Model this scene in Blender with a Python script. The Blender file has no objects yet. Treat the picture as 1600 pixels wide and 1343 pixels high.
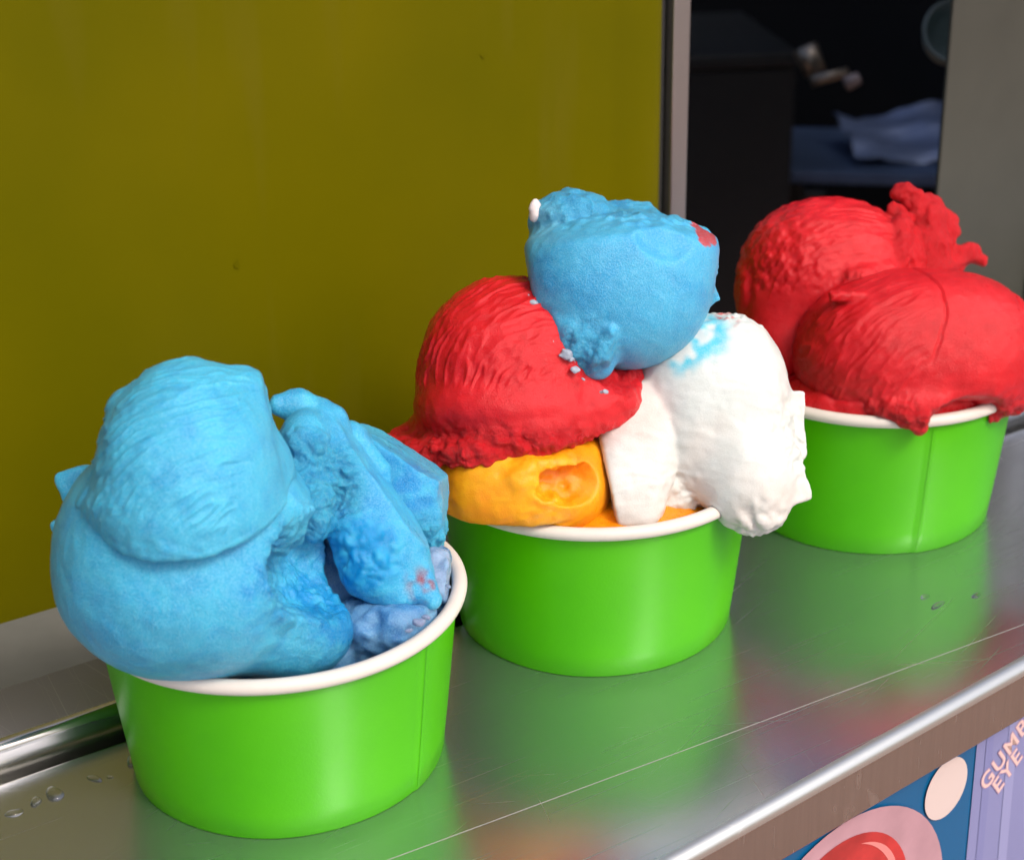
import bpy, bmesh, math, random
import numpy as np
from mathutils import Matrix, Vector

random.seed(7)
SC = bpy.context.scene
COL = SC.collection

# ------------------------------------------------------------------ camera
CAM = np.array([0.0, 0.0, 0.25963])
FW = np.array([0.0, 0.91628497, -0.40052698])      # viewing direction
RT = np.array([0.99983312, -0.00731695, -0.01673897])
UP = np.array([0.0182683, 0.40046014, 0.91613206])
F_PX, CX, CY = 2693.49, 800.0, 671.5               # focal length in photo pixels
cam_data = bpy.data.cameras.new("camera")
cam = bpy.data.objects.new("camera", cam_data)
COL.objects.link(cam)
m = Matrix.Identity(4)
for i in range(3):
    m[i][0], m[i][1], m[i][2], m[i][3] = RT[i], UP[i], -FW[i], CAM[i]
cam.matrix_world = m
cam_data.sensor_fit = 'HORIZONTAL'
cam_data.sensor_width = 36.0
cam_data.lens = F_PX / 1600.0 * 36.0
cam_data.clip_start = 0.01
cam_data.clip_end = 200
cam_data.dof.use_dof = True
cam_data.dof.focus_distance = 0.455
cam_data.dof.aperture_fstop = 19.0
SC.camera = cam

# ------------------------------------------------------------------ sky, sun, exposure
SUN_EL, SUN_AZ = math.radians(48), math.radians(136)   # azimuth clockwise from +Y
world = bpy.data.worlds.new("World")
SC.world = world
world.use_nodes = True
wn = world.node_tree
bg = wn.nodes["Background"]
sky = wn.nodes.new("ShaderNodeTexSky")
sky.sky_type = 'NISHITA'
sky.sun_disc = False
sky.sun_elevation = SUN_EL
sky.sun_rotation = SUN_AZ
sky.air_density = 0.7
sky.dust_density = 5.0
sky.ozone_density = 0.6
wn.links.new(sky.outputs[0], bg.inputs[0])
bg.inputs[1].default_value = 0.15
sun_d = bpy.data.lights.new("sun", 'SUN')
sun_d.energy = 1.15
sun_d.angle = math.radians(12)
sun_d.color = (1.0, 0.91, 0.80)
sun = bpy.data.objects.new("sun", sun_d)
COL.objects.link(sun)
sd = Vector((math.sin(SUN_AZ) * math.cos(SUN_EL), math.cos(SUN_AZ) * math.cos(SUN_EL), math.sin(SUN_EL)))
sun.rotation_euler = sd.to_track_quat('Z', 'Y').to_euler()
sun.location = sd * 3
SC.view_settings.view_transform = 'Standard'
SC.view_settings.look = 'None'
SC.view_settings.gamma = 1.0
SC.view_settings.exposure = 0.3
SC.cycles.max_bounces = 6
SC.cycles.diffuse_bounces = 3
SC.cycles.glossy_bounces = 4
SC.cycles.use_adaptive_sampling = True
SC.cycles.adaptive_threshold = 0.025
SC.cycles.use_denoising = True
SC.cycles.sample_clamp_indirect = 6.0

# ------------------------------------------------------------------ small helpers
def tag(o, label=None, cat=None, group=None, kind=None):
    if label: o["label"] = label
    if cat: o["category"] = cat
    if group: o["group"] = group
    if kind: o["kind"] = kind
    return o

def empty(name, loc=(0, 0, 0)):
    o = bpy.data.objects.new(name, None)
    o.empty_display_size = 0.02
    COL.objects.link(o)
    o.location = loc
    return o

def link(name, me, mat=None, parent=None, smooth=False):
    o = bpy.data.objects.new(name, me)
    COL.objects.link(o)
    if mat: me.materials.append(mat)
    if parent: o.parent = parent
    if smooth: me.polygons.foreach_set("use_smooth", [True] * len(me.polygons))
    return o

def mesh(name, verts, faces):
    me = bpy.data.meshes.new(name)
    me.from_pydata([tuple(v) for v in verts], [], faces)
    me.update()
    return me

def box_mesh(name, lo, hi, bevel=0.0):
    bm = bmesh.new()
    bmesh.ops.create_cube(bm, size=1)
    for v in bm.verts:
        for k in range(3):
            v.co[k] = lo[k] if v.co[k] < 0 else hi[k]
    if bevel > 0:
        bmesh.ops.bevel(bm, geom=bm.edges[:], offset=bevel, segments=2, affect='EDGES', profile=0.5)
    me = bpy.data.meshes.new(name)
    bm.to_mesh(me); bm.free()
    return me

def lathe(name, prof, seg=128, rfun=None, closed=False):
    """prof: list of (radius, z); rfun(angle, k) gives an extra radius"""
    V, Fc = [], []
    n = len(prof)
    for s in range(seg):
        a = 2 * math.pi * s / seg
        for k, (r, z) in enumerate(prof):
            rr = r + (rfun(a, k) if rfun else 0)
            V.append((rr * math.cos(a), rr * math.sin(a), z))
    for s in range(seg):
        t = (s + 1) % seg
        for k in range(n if closed else n - 1):
            l = (k + 1) % n
            Fc.append((s * n + k, t * n + k, t * n + l, s * n + l))
    return mesh(name, V, Fc)

# ------------------------------------------------------------------ materials
def new_mat(name):
    mt = bpy.data.materials.new(name)
    mt.use_nodes = True
    nt = mt.node_tree
    return mt, nt, nt.nodes["Principled BSDF"]

def N(nt, typ, **kw):
    n = nt.nodes.new(typ)
    for k, v in kw.items():
        if k.startswith("i_"):
            key = k[2:]
            n.inputs[int(key) if key.isdigit() else key].default_value = v
        else:
            setattr(n, k, v)
    return n

def tex_coord(nt, scale=(1, 1, 1), rot=(0, 0, 0), out="Object"):
    tc = N(nt, "ShaderNodeTexCoord")
    mp = N(nt, "ShaderNodeMapping")
    mp.inputs["Scale"].default_value = scale
    mp.inputs["Rotation"].default_value = rot
    nt.links.new(tc.outputs[out], mp.inputs["Vector"])
    return mp.outputs[0]

def noise(nt, vec, scale, detail=3, rough=0.55):
    n = N(nt, "ShaderNodeTexNoise")
    n.inputs["Scale"].default_value = scale
    n.inputs["Detail"].default_value = detail
    n.inputs["Roughness"].default_value = rough
    nt.links.new(vec, n.inputs["Vector"])
    return n.outputs[0]

def ramp(nt, fac, stops):
    r = N(nt, "ShaderNodeValToRGB")
    el = r.color_ramp.elements
    while len(el) < len(stops): el.new(0.5)
    for e, (p, c) in zip(el, stops):
        e.position = p
        e.color = (c, c, c, 1) if isinstance(c, (int, float)) else (*c, 1)
    nt.links.new(fac, r.inputs[0])
    return r.outputs[0]

def mix(nt, fac, a, b, mode='MIX'):
    n = N(nt, "ShaderNodeMix", data_type='RGBA', blend_type=mode)
    for sock, v in ((n.inputs[0], fac), (n.inputs[6], a), (n.inputs[7], b)):
        if hasattr(v, "is_linked"): nt.links.new(v, sock)
        elif isinstance(v, (int, float)): sock.default_value = v
        else: sock.default_value = (*v, 1)
    return n.outputs[2]

def math_n(nt, op, a, b=None):
    n = N(nt, "ShaderNodeMath", operation=op)
    for k, v in ((0, a), (1, b)):
        if v is None: continue
        if hasattr(v, "is_linked"): nt.links.new(v, n.inputs[k])
        else: n.inputs[k].default_value = v
    return n.outputs[0]

def bump(nt, bsdf, height, strength, dist, prev=None):
    b = N(nt, "ShaderNodeBump")
    b.inputs["Strength"].default_value = strength
    b.inputs["Distance"].default_value = dist
    nt.links.new(height, b.inputs["Height"])
    if prev is not None: nt.links.new(prev, b.inputs["Normal"])
    nt.links.new(b.outputs[0], bsdf.inputs["Normal"])
    return b.outputs[0]

def plain(name, col, rough=0.5, metal=0.0, spec=0.5, var=0.0, vscale=40, bump_s=0.0, bscale=400):
    mt, nt, b = new_mat(name)
    b.inputs["Roughness"].default_value = rough
    b.inputs["Metallic"].default_value = metal
    b.inputs["Specular IOR Level"].default_value = spec
    v = tex_coord(nt)
    if var:
        nz = noise(nt, v, vscale, 4)
        f = ramp(nt, nz, [(0.3, 1 - var), (0.7, 1.0)])
        nt.links.new(mix(nt, 1.0, col, f, 'MULTIPLY'), b.inputs["Base Color"])
    else:
        b.inputs["Base Color"].default_value = (*col, 1)
    if bump_s:
        bump(nt, b, noise(nt, v, bscale, 3), bump_s, 0.0004)
    return mt

def steel_mat(name, base=(0.50, 0.525, 0.59), rough=0.20, brush_rot=0.58, dirt=0.5, streak=0.0, metal=0.95):
    mt, nt, b = new_mat(name)
    b.inputs["Metallic"].default_value = metal      # worn, filmed steel: part of the light scatters
    hs = []
    # sparse hairline scratches in several directions
    for k, (rot, sx, sy, lo, hi) in enumerate([(brush_rot, 9, 1700, .64, .74), (brush_rot + .35, 13, 1500, .68, .75),
                                               (brush_rot - .5, 16, 1400, .70, .77), (brush_rot + 1.25, 24, 1300, .72, .78)]):
        tc = N(nt, "ShaderNodeTexCoord")
        mp = N(nt, "ShaderNodeMapping")
        mp.inputs["Rotation"].default_value = (0, 0, -rot)
        mp2 = N(nt, "ShaderNodeMapping")
        mp2.inputs["Scale"].default_value = (sx, sy, 60)
        mp2.inputs["Location"].default_value = (k * 3.1, k * 7.7, 0)
        nt.links.new(tc.outputs["Object"], mp.inputs[0]); nt.links.new(mp.outputs[0], mp2.inputs[0])
        nz = noise(nt, mp2.outputs[0], 1.0, 2, .5)
        hs.append(ramp(nt, nz, [(lo, 0.0), (hi, 1.0)]))
    s = hs[0]
    for h in hs[1:]:
        s = math_n(nt, 'MAXIMUM', s, h)
    v = tex_coord(nt)
    smudge = noise(nt, v, 22, 5, .6)
    fine = noise(nt, v, 900, 2, .6)
    sm = ramp(nt, smudge, [(0.35, 0.0), (0.72, 1.0)])
    r = math_n(nt, 'ADD', math_n(nt, 'MULTIPLY', sm, 0.13 * dirt), rough)
    r = math_n(nt, 'ADD', r, math_n(nt, 'MULTIPLY', s, 0.08))
    nt.links.new(r, b.inputs["Roughness"])
    c = mix(nt, math_n(nt, 'MULTIPLY', sm, 0.35 * dirt), base, tuple(x * .62 for x in base))
    c = mix(nt, math_n(nt, 'MULTIPLY', s, 0.26), c, (0.8, 0.78, 0.75))
    if streak:
        tc = N(nt, "ShaderNodeTexCoord")
        m1 = N(nt, "ShaderNodeMapping"); m1.inputs["Rotation"].default_value = (0, 0, -.672)
        m2 = N(nt, "ShaderNodeMapping"); m2.inputs["Scale"].default_value = (900, 30, 26)
        nt.links.new(tc.outputs["Object"], m1.inputs[0]); nt.links.new(m1.outputs[0], m2.inputs[0])
        st = ramp(nt, noise(nt, m2.outputs[0], 1.0, 4, .65), [(.35, 0.0), (.7, 1.0)])
        c = mix(nt, math_n(nt, 'MULTIPLY', st, streak), c, tuple(x * .35 for x in base))
    nt.links.new(c, b.inputs["Base Color"])
    p = bump(nt, b, s, 0.13, 0.0002)
    bump(nt, b, fine, 0.05, 0.0002, p)
    return mt

def sorbet_mat(name, rough=0.42, sss=0.35, radius=(1, .6, .5), frost=(0.9, 0.95, 1.0), frost_amt=0.18, grain=0.45):
    mt, nt, b = new_mat(name)
    at = N(nt, "ShaderNodeAttribute", attribute_name="Col")
    wet = N(nt, "ShaderNodeAttribute", attribute_name="wet")
    v = tex_coord(nt)
    g1 = noise(nt, v, 2300, 3, .7)
    g2 = noise(nt, v, 420, 4, .65)
    g3 = noise(nt, v, 130, 4, .6)
    torn = N(nt, "ShaderNodeAttribute", attribute_name="torn")
    g4 = math_n(nt, 'MULTIPLY', noise(nt, v, 620, 6, .72), torn.outputs["Fac"])
    cl = mix(nt, ramp(nt, g3, [(.35, 0.0), (.7, .28)]), at.outputs["Color"], mix(nt, 1.0, at.outputs["Color"], at.outputs["Color"], 'MULTIPLY'))
    dry = math_n(nt, 'SUBTRACT', 1.0, wet.outputs["Fac"])
    fr = math_n(nt, 'MULTIPLY', ramp(nt, g1, [(.42, 0.0), (.66, 1.0)]), math_n(nt, 'MULTIPLY', dry, frost_amt))
    cl = mix(nt, fr, cl, frost)
    nt.links.new(cl, b.inputs["Base Color"])
    rg = math_n(nt, 'ADD', rough, math_n(nt, 'MULTIPLY', math_n(nt, 'SUBTRACT', g2, .5), .35))
    rg = math_n(nt, 'SUBTRACT', rg, math_n(nt, 'MULTIPLY', wet.outputs["Fac"], .34))
    nt.links.new(math_n(nt, 'MAXIMUM', rg, 0.06), b.inputs["Roughness"])
    b.inputs["Subsurface Weight"].default_value = sss
    b.inputs["Subsurface Radius"].default_value = radius
    b.inputs["Subsurface Scale"].default_value = 0.0035
    b.inputs["Specular IOR Level"].default_value = 0.28
    p = bump(nt, b, g2, 0.3 * grain, 0.0010)
    p = bump(nt, b, g4, 0.85, 0.0022, p)
    p = bump(nt, b, g1, grain, 0.0007, p)
    b.inputs["Coat Weight"].default_value = 0.35
    b.inputs["Coat Roughness"].default_value = 0.14
    b.inputs["Coat IOR"].default_value = 1.33
    nt.links.new(p, b.inputs["Coat Normal"])
    return mt

M = {}
M['steel'] = steel_mat("brushed_steel", metal=.91)
M['steel_lip'] = steel_mat("brushed_steel_lip", base=(.52, .47, .43), rough=.22, dirt=.3, streak=.18)
M['trim'] = plain("trim_metal", (.42, .42, .42), .35, 1.0)
M['dark_gap'] = plain("dark_gap_fill", (.03, .03, .03), .6)  # dark strip standing in for the gap beside the panel

# ------------------------------------------------------------------ the counter
TH = math.radians(33.5)
Q0 = np.array([-0.13299, 0.36904])
TD = np.array([math.cos(TH), math.sin(TH)])      # along the hatch
ND = np.array([math.sin(TH), -math.cos(TH)])     # towards the customer
def hatch(t, s, z):
    p = Q0 + TD * t + ND * s
    return (p[0], p[1], z)
FA = np.array([0.037865, 0.335889])
TF = np.array([0.782741, 0.622347])
NF = np.array([0.622347, -0.782741])
def front(t, s, z):
    p = FA + TF * t + NF * s
    return (p[0], p[1], z)

def arc(cx, cz, r, a0, a1, n):
    return [(cx + r * math.cos(a0 + (a1 - a0) * i / n), cz + r * math.sin(a0 + (a1 - a0) * i / n)) for i in range(n + 1)]

def sheet(name, prof, fn, t0, t1, mat, parent, nseg=2):
    V, Fc = [], []
    for i in range(nseg + 1):
        t = t0 + (t1 - t0) * i / nseg
        for (s, z) in prof: V.append(fn(t, s, z))
    n = len(prof)
    for i in range(nseg):
        for k in range(n - 1):
            Fc.append((i * n + k, i * n + k + 1, (i + 1) * n + k + 1, (i + 1) * n + k))
    o = link(name, mesh(name, V, Fc), mat, parent, smooth=True)
    return o

counter = empty("counter")
tag(counter, kind="structure")
L0, L1 = -0.45, 0.75
# flat top from the groove edge to the start of the front bend (two lines that are not quite parallel)
rb = 0.0036
V = []
for i in range(13):
    t = L0 + (L1 - L0) * i / 12
    a = np.array(hatch(t, -0.002, 0)[:2])
    # the matching point on the front line, found along ND
    k = ((FA - a) @ NF - rb) / (ND @ NF)
    b_ = a + ND * k
    for j in range(7):
        q = a + (b_ - a) * j / 6
        V.append((q[0], q[1], 0.0))
Fc = [(i * 7 + j, i * 7 + j + 1, (i + 1) * 7 + j + 1, (i + 1) * 7 + j) for i in range(12) for j in range(6)]
link("worktop", mesh("worktop", V, Fc), M['steel'], counter)
# front bend and hanging lip, folded back under itself
sheet("rounded_edge", arc(-rb, -rb, rb, math.pi / 2, 0, 10), front, -0.9, 0.95, steel_mat("edge_highlight_steel", base=(.72, .74, .72), rough=.30, dirt=.3), counter)  # paler steel on the bend: part of its highlight is in the colour
prof = [(0.0, -rb), (0.0, -0.0100), (0.0002, -0.0176)] + arc(-0.0008, -0.0177, 0.001, 0, -math.pi * .9, 5)[1:] + [(-0.004, -0.0170)]
sheet("front_lip", prof, front, -0.9, 0.95, M['steel_lip'], counter)
# sliding track groove behind the worktop and the raised ledge beyond it
g = arc(-0.002, -0.002, 0.002, math.pi / 2, math.pi, 5)
g = [(s, z) for s, z in g] + [(-0.004, -0.0045)] + arc(-0.0062, -0.0045, 0.0022, 0, -math.pi / 2, 4)[1:]
g = [(s - 0.0, z) for s, z in g] + [(-0.0070, -0.0067), (-0.0078, -0.0050)]
g += [(-0.0084, 0.0050)] + arc(-0.0112, 0.0052, 0.0028, 0, math.pi / 2, 6)
sheet("track_groove", g, hatch, L0, L1, plain("groove_steel", (.46, .46, .45), .16, 1.0), counter)
sheet("back_ledge", [(-0.0112, 0.0080), (-0.0345, 0.0080), (-0.0352, 0.0074), (-0.0354, -0.02)], hatch, L0, L1,
      steel_mat("ledge_steel", base=(.30, .29, .33), metal=.4, rough=.42, brush_rot=TH + 1.45, dirt=.3), counter)
# long fine scored line running the length of the worktop
a, b_ = np.array([-0.0318, 0.3379]), np.array([0.1505, 0.4435])
d = (b_ - a) / np.linalg.norm(b_ - a); nn = np.array([d[1], -d[0]])
a2, b2 = a - d * .12, b_ + d * .12
w = 0.00012
V = [(*(a2 + nn * w), .00002), (*(a2), .00013), (*(a2 - nn * w), .00002), (*(b2 + nn * w), .00002), (*(b2), .00013), (*(b2 - nn * w), .00002)]
link("score_line", mesh("score_line", V, [(0, 1, 4, 3), (1, 2, 5, 4)]), plain("score_steel", (.26, .26, .24), .6, .3), counter)

# ------------------------------------------------------------------ sill, panel, trim, post
SP = -0.0858
M['sill'] = plain("sill_paint", (.20, .20, .18), .6, var=.25, vscale=30)
sill = link("sill", mesh("sill", [hatch(L0, -.0356, -.001), hatch(L1, -.0356, -.001), hatch(L1, SP - .012, -.001), hatch(L0, SP - .012, -.001),
      hatch(L0, -.0356, -.03), hatch(L1, -.0356, -.03), hatch(L1, SP - .012, -.03), hatch(L0, SP - .012, -.03)],
      [(0, 1, 2, 3), (4, 7, 6, 5), (0, 4, 5, 1), (1, 5, 6, 2), (2, 6, 7, 3), (3, 7, 4, 0)]), M['sill'])
tag(sill, kind="structure")

def panel_material():
    mt, nt, b = new_mat("yellow_lacquer")
    v = tex_coord(nt)
    n1 = noise(nt, v, 9, 3, .5)
    n2 = noise(nt, v, 60, 4, .6)
    c = mix(nt, ramp(nt, n1, [(.35, 0.0), (.7, 1.0)]), (.106, .098, .0001), (.136, .116, .0002))
    mp = tex_coord(nt, (30, 30, 4))
    scuff = ramp(nt, noise(nt, mp, 1.0, 3, .6), [(.56, 0.0), (.74, .5)])
    c = mix(nt, scuff, c, (.13, .11, .01))
    nt.links.new(c, b.inputs["Base Color"])
    b.inputs["Roughness"].default_value = .38
    b.inputs["Specular IOR Level"].default_value = .06
    bump(nt, b, n2, .08, .001)
    return mt
M['panel'] = panel_material()
panel = empty("wall_panel", hatch(0.1, SP, 0))
tag(panel, "yellow olive lacquered wall panel behind the cups, left of the dark opening", "panel")
def at_panel(o):
    o.parent = panel
    o.matrix_parent_inverse = Matrix.Translation(-Vector(panel.location))
    return o
# face with a softly folded right-hand flange
prof = [(-0.9, 0.0), (0.2575, 0.0), (0.262, 0.0006), (0.266, 0.0020), (0.276, 0.0022), (0.2795, 0.0015), (0.2806, -0.001), (0.2806, -0.012)]
V, Fc = [], []
for z in (-0.001, 0.06, 0.12, 0.2, 0.4, 0.9):
    for t, s in prof: V.append(hatch(t, SP + s, z))
n = len(prof)
for i in range(5):
    for k in range(n - 1):
        Fc.append((i * n + k, i * n + k + 1, (i + 1) * n + k + 1, (i + 1) * n + k))
at_panel(link("panel_face", mesh("panel_face", V, Fc), M['panel'], smooth=True))
# dents and scuffs seen on the panel
def scuff_part(t, z, lw, lh, rot):
    bm = bmesh.new()
    ring = []
    for k in range(14):
        a = 2 * math.pi * k / 14
        rr = 1 + .25 * math.sin(3 * a + t * 90) + .1 * math.sin(7 * a)
        x, y = lw * math.cos(a) * rr, lh * math.sin(a) * rr
        x, y = x * math.cos(rot) - y * math.sin(rot), x * math.sin(rot) + y * math.cos(rot)
        ring.append(bm.verts.new(hatch(t + x, SP + .0003, z + y)))
    bm.faces.new(ring)
    me = bpy.data.meshes.new("scuff_mark"); bm.to_mesh(me); bm.free()
    at_panel(link("scuff_mark", me, M['scuff']))
M['scuff'] = plain("scuff_paint", (.113, .103, .0002), .40, spec=.06, var=.2, vscale=300)

def panel_at(px, py):
    d = FW + RT * (px - CX) / F_PX + UP * (CY - py) / F_PX
    k = ((Q0 - CAM[:2]) @ ND + SP) / (d[:2] @ ND)
    P_ = CAM + d * k
    return (P_[:2] - Q0) @ TD, P_[2]
for (px, py, lw, lh, rot) in ((755, 86, .0012, .0009, 0), (370, 413, .0009, .0015, 0)):
    scuff_part(*panel_at(px, py), lw, lh, rot)

def hbox(name, t0, t1, s0, s1, z0, z1, mat, parent=None, bevel=0.0):
    """box in hatch coordinates"""
    me = box_mesh(name, (t0, s0, z0), (t1, s1, z1), bevel)
    R = Matrix(((TD[0], ND[0], 0, Q0[0]), (TD[1], ND[1], 0, Q0[1]), (0, 0, 1, 0), (0, 0, 0, 1)))
    me.transform(R)
    me.flip_normals()
    return link(name, me, mat, parent)

trim = empty("door_trim", hatch(.287, SP, 0))
tag(trim, "slim upright metal edge strip between yellow panel and dark opening", "trim")
for nm, t0, t1, s0, s1, mt in (("gap_strip", .2812, .2850, -.012, -.003, M['dark_gap']), ("strip", .2852, .2928, -.014, .001, M['trim'])):
    o = hbox(nm, t0, t1, SP + s0, SP + s1, 0, .9, mt, bevel=.0006)
    o.parent = trim; o.matrix_parent_inverse = Matrix.Translation(-Vector(trim.location))

post = empty("door_post", hatch(.44, SP, 0))
tag(post, "wide grey painted metal post at the right behind the red sorbet", "post")
M['post'] = plain("post_paint", (.075, .076, .062), .45, 0.2, var=.22, vscale=18, bump_s=.1, bscale=120)
for nm, t0, t1, s0, s1, mt in (("post_face", .4245, .4840, -.002, .0, M['post']), ("edge_strip", .4844, .495, -.003, .004, M['trim']), ("side_wall", .4952, 1.2, -.004, .0, M['post'])):
    o = hbox(nm, t0, t1, SP + s0, SP + s1, 0, .9, mt, bevel=.0008)
    o.parent = post; o.matrix_parent_inverse = Matrix.Translation(-Vector(post.location))

# ------------------------------------------------------------------ dark stall interior
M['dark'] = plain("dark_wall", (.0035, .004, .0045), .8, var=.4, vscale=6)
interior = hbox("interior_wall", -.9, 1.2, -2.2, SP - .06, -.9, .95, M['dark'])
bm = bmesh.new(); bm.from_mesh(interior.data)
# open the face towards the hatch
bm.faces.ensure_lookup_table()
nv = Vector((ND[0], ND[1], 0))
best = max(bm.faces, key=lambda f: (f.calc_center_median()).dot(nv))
side = max(bm.faces, key=lambda f: f.calc_center_median().z)      # roof face left out, an added opening to light the interior
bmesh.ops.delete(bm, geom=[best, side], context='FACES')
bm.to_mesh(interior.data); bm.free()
tag(interior, kind="structure")

def px_at(px, py, dist):
    """point seen at a photo position, dist metres along the viewing axis"""
    d = FW + RT * (px - CX) / F_PX + UP * (CY - py) / F_PX
    return CAM + d * dist

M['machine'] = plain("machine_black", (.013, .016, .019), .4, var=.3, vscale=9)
M['blue_reflection'] = plain("worktop_blue_reflection", (.10, .16, .30), .35, 0.2, var=.5, vscale=9)  # the blue reflection on the table is put into the base colour
def put(o, parent, mw):
    """world placement of a part below an unrotated empty"""
    o.parent = parent
    o.matrix_parent_inverse = Matrix.Translation(-Vector(parent.location))
    o.matrix_basis = mw
    return o
def local_box(name, size, mat, bevel=.002):
    return link(name, box_mesh(name, [-x / 2 for x in size], [x / 2 for x in size], bevel), mat)
c = Vector(px_at(1125, 90, 1.5))
mach = empty("freezer_cabinet", (c[0], c[1], c[2] - .5))
tag(mach, "dark grey cabinet standing in the gloom just right of the metal strip", "cabinet")
rz = Matrix.Rotation(.12, 4, 'Z')
put(local_box("cabinet_body", (.13, .2, .50), M['machine']), mach, Matrix.Translation(c + Vector((-.008, .1, -.262))) @ rz)
put(local_box("cabinet_lid", (.134, .206, .012), M['machine']), mach, Matrix.Translation(c + Vector((-.008, .1, -.004))) @ rz)

c = Vector(px_at(1400, 262, 1.6))
tab = empty("steel_worktable", (c[0], c[1], c[2] - .5))
tag(tab, "steel worktable with painted blue reflection inside the dark stall behind the red sorbet", "table")
rz = Matrix.Rotation(-.16, 4, 'Z')
put(local_box("table_top", (.36, .17, .012), M['blue_reflection']), tab, Matrix.Translation(c + Vector((.08, .03, 0))) @ rz)
for sx in (-.16, .16):
    for sy in (-.06, .06):
        put(local_box("leg", (.02, .02, .48), M['machine']), tab, Matrix.Translation(c + Vector((.08 + sx, .03 + sy, -.25))) @ rz)
# crumpled foil sheet on the table, blue reflection put into its colour
bm = bmesh.new()
bmesh.ops.create_grid(bm, x_segments=14, y_segments=10, size=.5)
for v_ in bm.verts:
    v_.co.z = .02 * math.sin(v_.co.x * 9 + 2 * v_.co.y) + .02 * math.sin(v_.co.y * 13 + v_.co.x * 5) + random.uniform(-.01, .01)
me = bpy.data.meshes.new("foil_sheet"); bm.to_mesh(me); bm.free()
foil = link("foil_sheet", me, plain("foil", (.16, .22, .38), .35, .3), None, smooth=True)
c2 = px_at(1415, 215, 1.6)
foil.matrix_world = Matrix.Translation(Vector(c2) + Vector((.02, .02, .0))) @ Matrix.Rotation(.1, 4, 'Z') @ Matrix.Rotation(.25, 4, 'X') @ Matrix.Diagonal((.15, .09, .22, 1))
tag(foil, "crumpled foil sheet with painted blue reflection lying on the worktable in the dark", "foil")

# a tap with lever, blurred
c = px_at(1275, 105, 1.2)
tap = empty("metal_tap", tuple(c))
tag(tap, "small blurred metal tap with a lever in the dark opening", "tap")
M['tapm'] = plain("tap_metal", (.35, .30, .24), .35, .8)
def rod(name, a, b, r, mat, parent):
    a, b = Vector(a), Vector(b)
    bm = bmesh.new()
    bmesh.ops.create_cone(bm, cap_ends=True, segments=14, radius1=r, radius2=r * .85, depth=(b - a).length)
    me = bpy.data.meshes.new(name); bm.to_mesh(me); bm.free()
    o = link(name, me, mat, None, smooth=True)
    return put(o, parent, Matrix.Translation((a + b) / 2) @ (b - a).to_track_quat('Z', 'Y').to_matrix().to_4x4())
rod("tap_body", px_at(1258, 75, 1.2), px_at(1275, 115, 1.2), .009, M['tapm'], tap)
rod("spout", px_at(1268, 128, 1.19), px_at(1325, 112, 1.19), .004, M['tapm'], tap)
rod("lever", px_at(1322, 132, 1.18), px_at(1342, 122, 1.18), .005, plain("lever_plastic", (.40, .33, .32), .4), tap)
# pale bowl hanging at the edge of the opening
c = px_at(1492, 52, 1.0)
bowl = link("plastic_bowl", lathe("plastic_bowl", [(.0005, -.022), (.010, -.021), (.016, -.012), (.0185, .002), (.0195, .003), (.019, .0045), (.0172, .003), (.0150, -.010), (.009, -.018), (.0005, -.019)], 40),
            plain("bowl_plastic", (.32, .40, .37), .4), None, smooth=True)
bowl.matrix_world = Matrix.Translation(Vector(c)) @ Matrix.Rotation(math.radians(60), 4, 'X')
tag(bowl, "pale greenish bowl half hidden behind the grey post at the top", "bowl")

# ------------------------------------------------------------------ printed board under the counter
board = empty("poster_board", front(.1, -.008, -.3))
tag(board, "printed advertising board under the counter with blue field and pink cup", "sign")
def fpl(name, verts2d, faces, s, mat):
    V = [front(t, s, z) for t, z in verts2d]
    o = link(name, mesh(name, V, faces), mat)
    o.parent = board; o.matrix_parent_inverse = Matrix.Translation(-Vector(board.location))
    return o
def disc2d(cx, cz, rx, rz, n=48):
    return [(cx + rx * math.cos(2 * math.pi * k / n), cz + rz * math.sin(2 * math.pi * k / n)) for k in range(n)], [tuple(range(n))]
BL = (.0025, .115, .29)
V = [front(t, s, z) for s in (-.0065, -.0125) for t, z in ((-.9, -.006), (.95, -.006), (.95, -.6), (-.9, -.6))]
o = link("board_panel", mesh("board_panel", V, [(0, 3, 2, 1), (4, 5, 6, 7), (0, 1, 5, 4), (2, 3, 7, 6)]), plain("print_blue", BL, .35, var=.1, vscale=20))
o.parent = board; o.matrix_parent_inverse = Matrix.Translation(-Vector(board.location))
fpl("lilac_field", [(.1258, -.0062), (.40, -.0062), (.40, -.4), (.1335, -.4)], [(3, 2, 1, 0)], -.0062, plain("print_lilac", (.25, .27, .52), .35, var=.15, vscale=14))
for k, (t0, t1) in enumerate(((.1300, .1335), (.1405, .1450), (.160, .166))):
    fpl("lilac_stripe", [(t0, -.0062), (t1, -.0062), (t1 + .008 + .004 * k, -.3), (t0 + .008 + .004 * k, -.3)], [(3, 2, 1, 0)], -.00605, plain("print_stripe", ((.21, .23, .47), (.29, .31, .56), (.21, .23, .48))[k], .35))
v2, f2 = disc2d(.1130, -.0345, .0095, .0100)
fpl("white_dot", v2, f2, -.0059, plain("print_white", (.68, .57, .55), .35))
v2, f2 = disc2d(.0700, -.0700, .0455, .0450, 64)
fpl("printed_cup", v2, f2, -.0058, plain("print_pink", (.55, .32, .38), .35, var=.2, vscale=60))
v2, f2 = disc2d(.0680, -.0620, .0305, .0310, 64)
fpl("printed_scoop", v2, f2, -.0056, plain("print_red", (.62, .045, .045), .35, var=.45, vscale=70))
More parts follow.
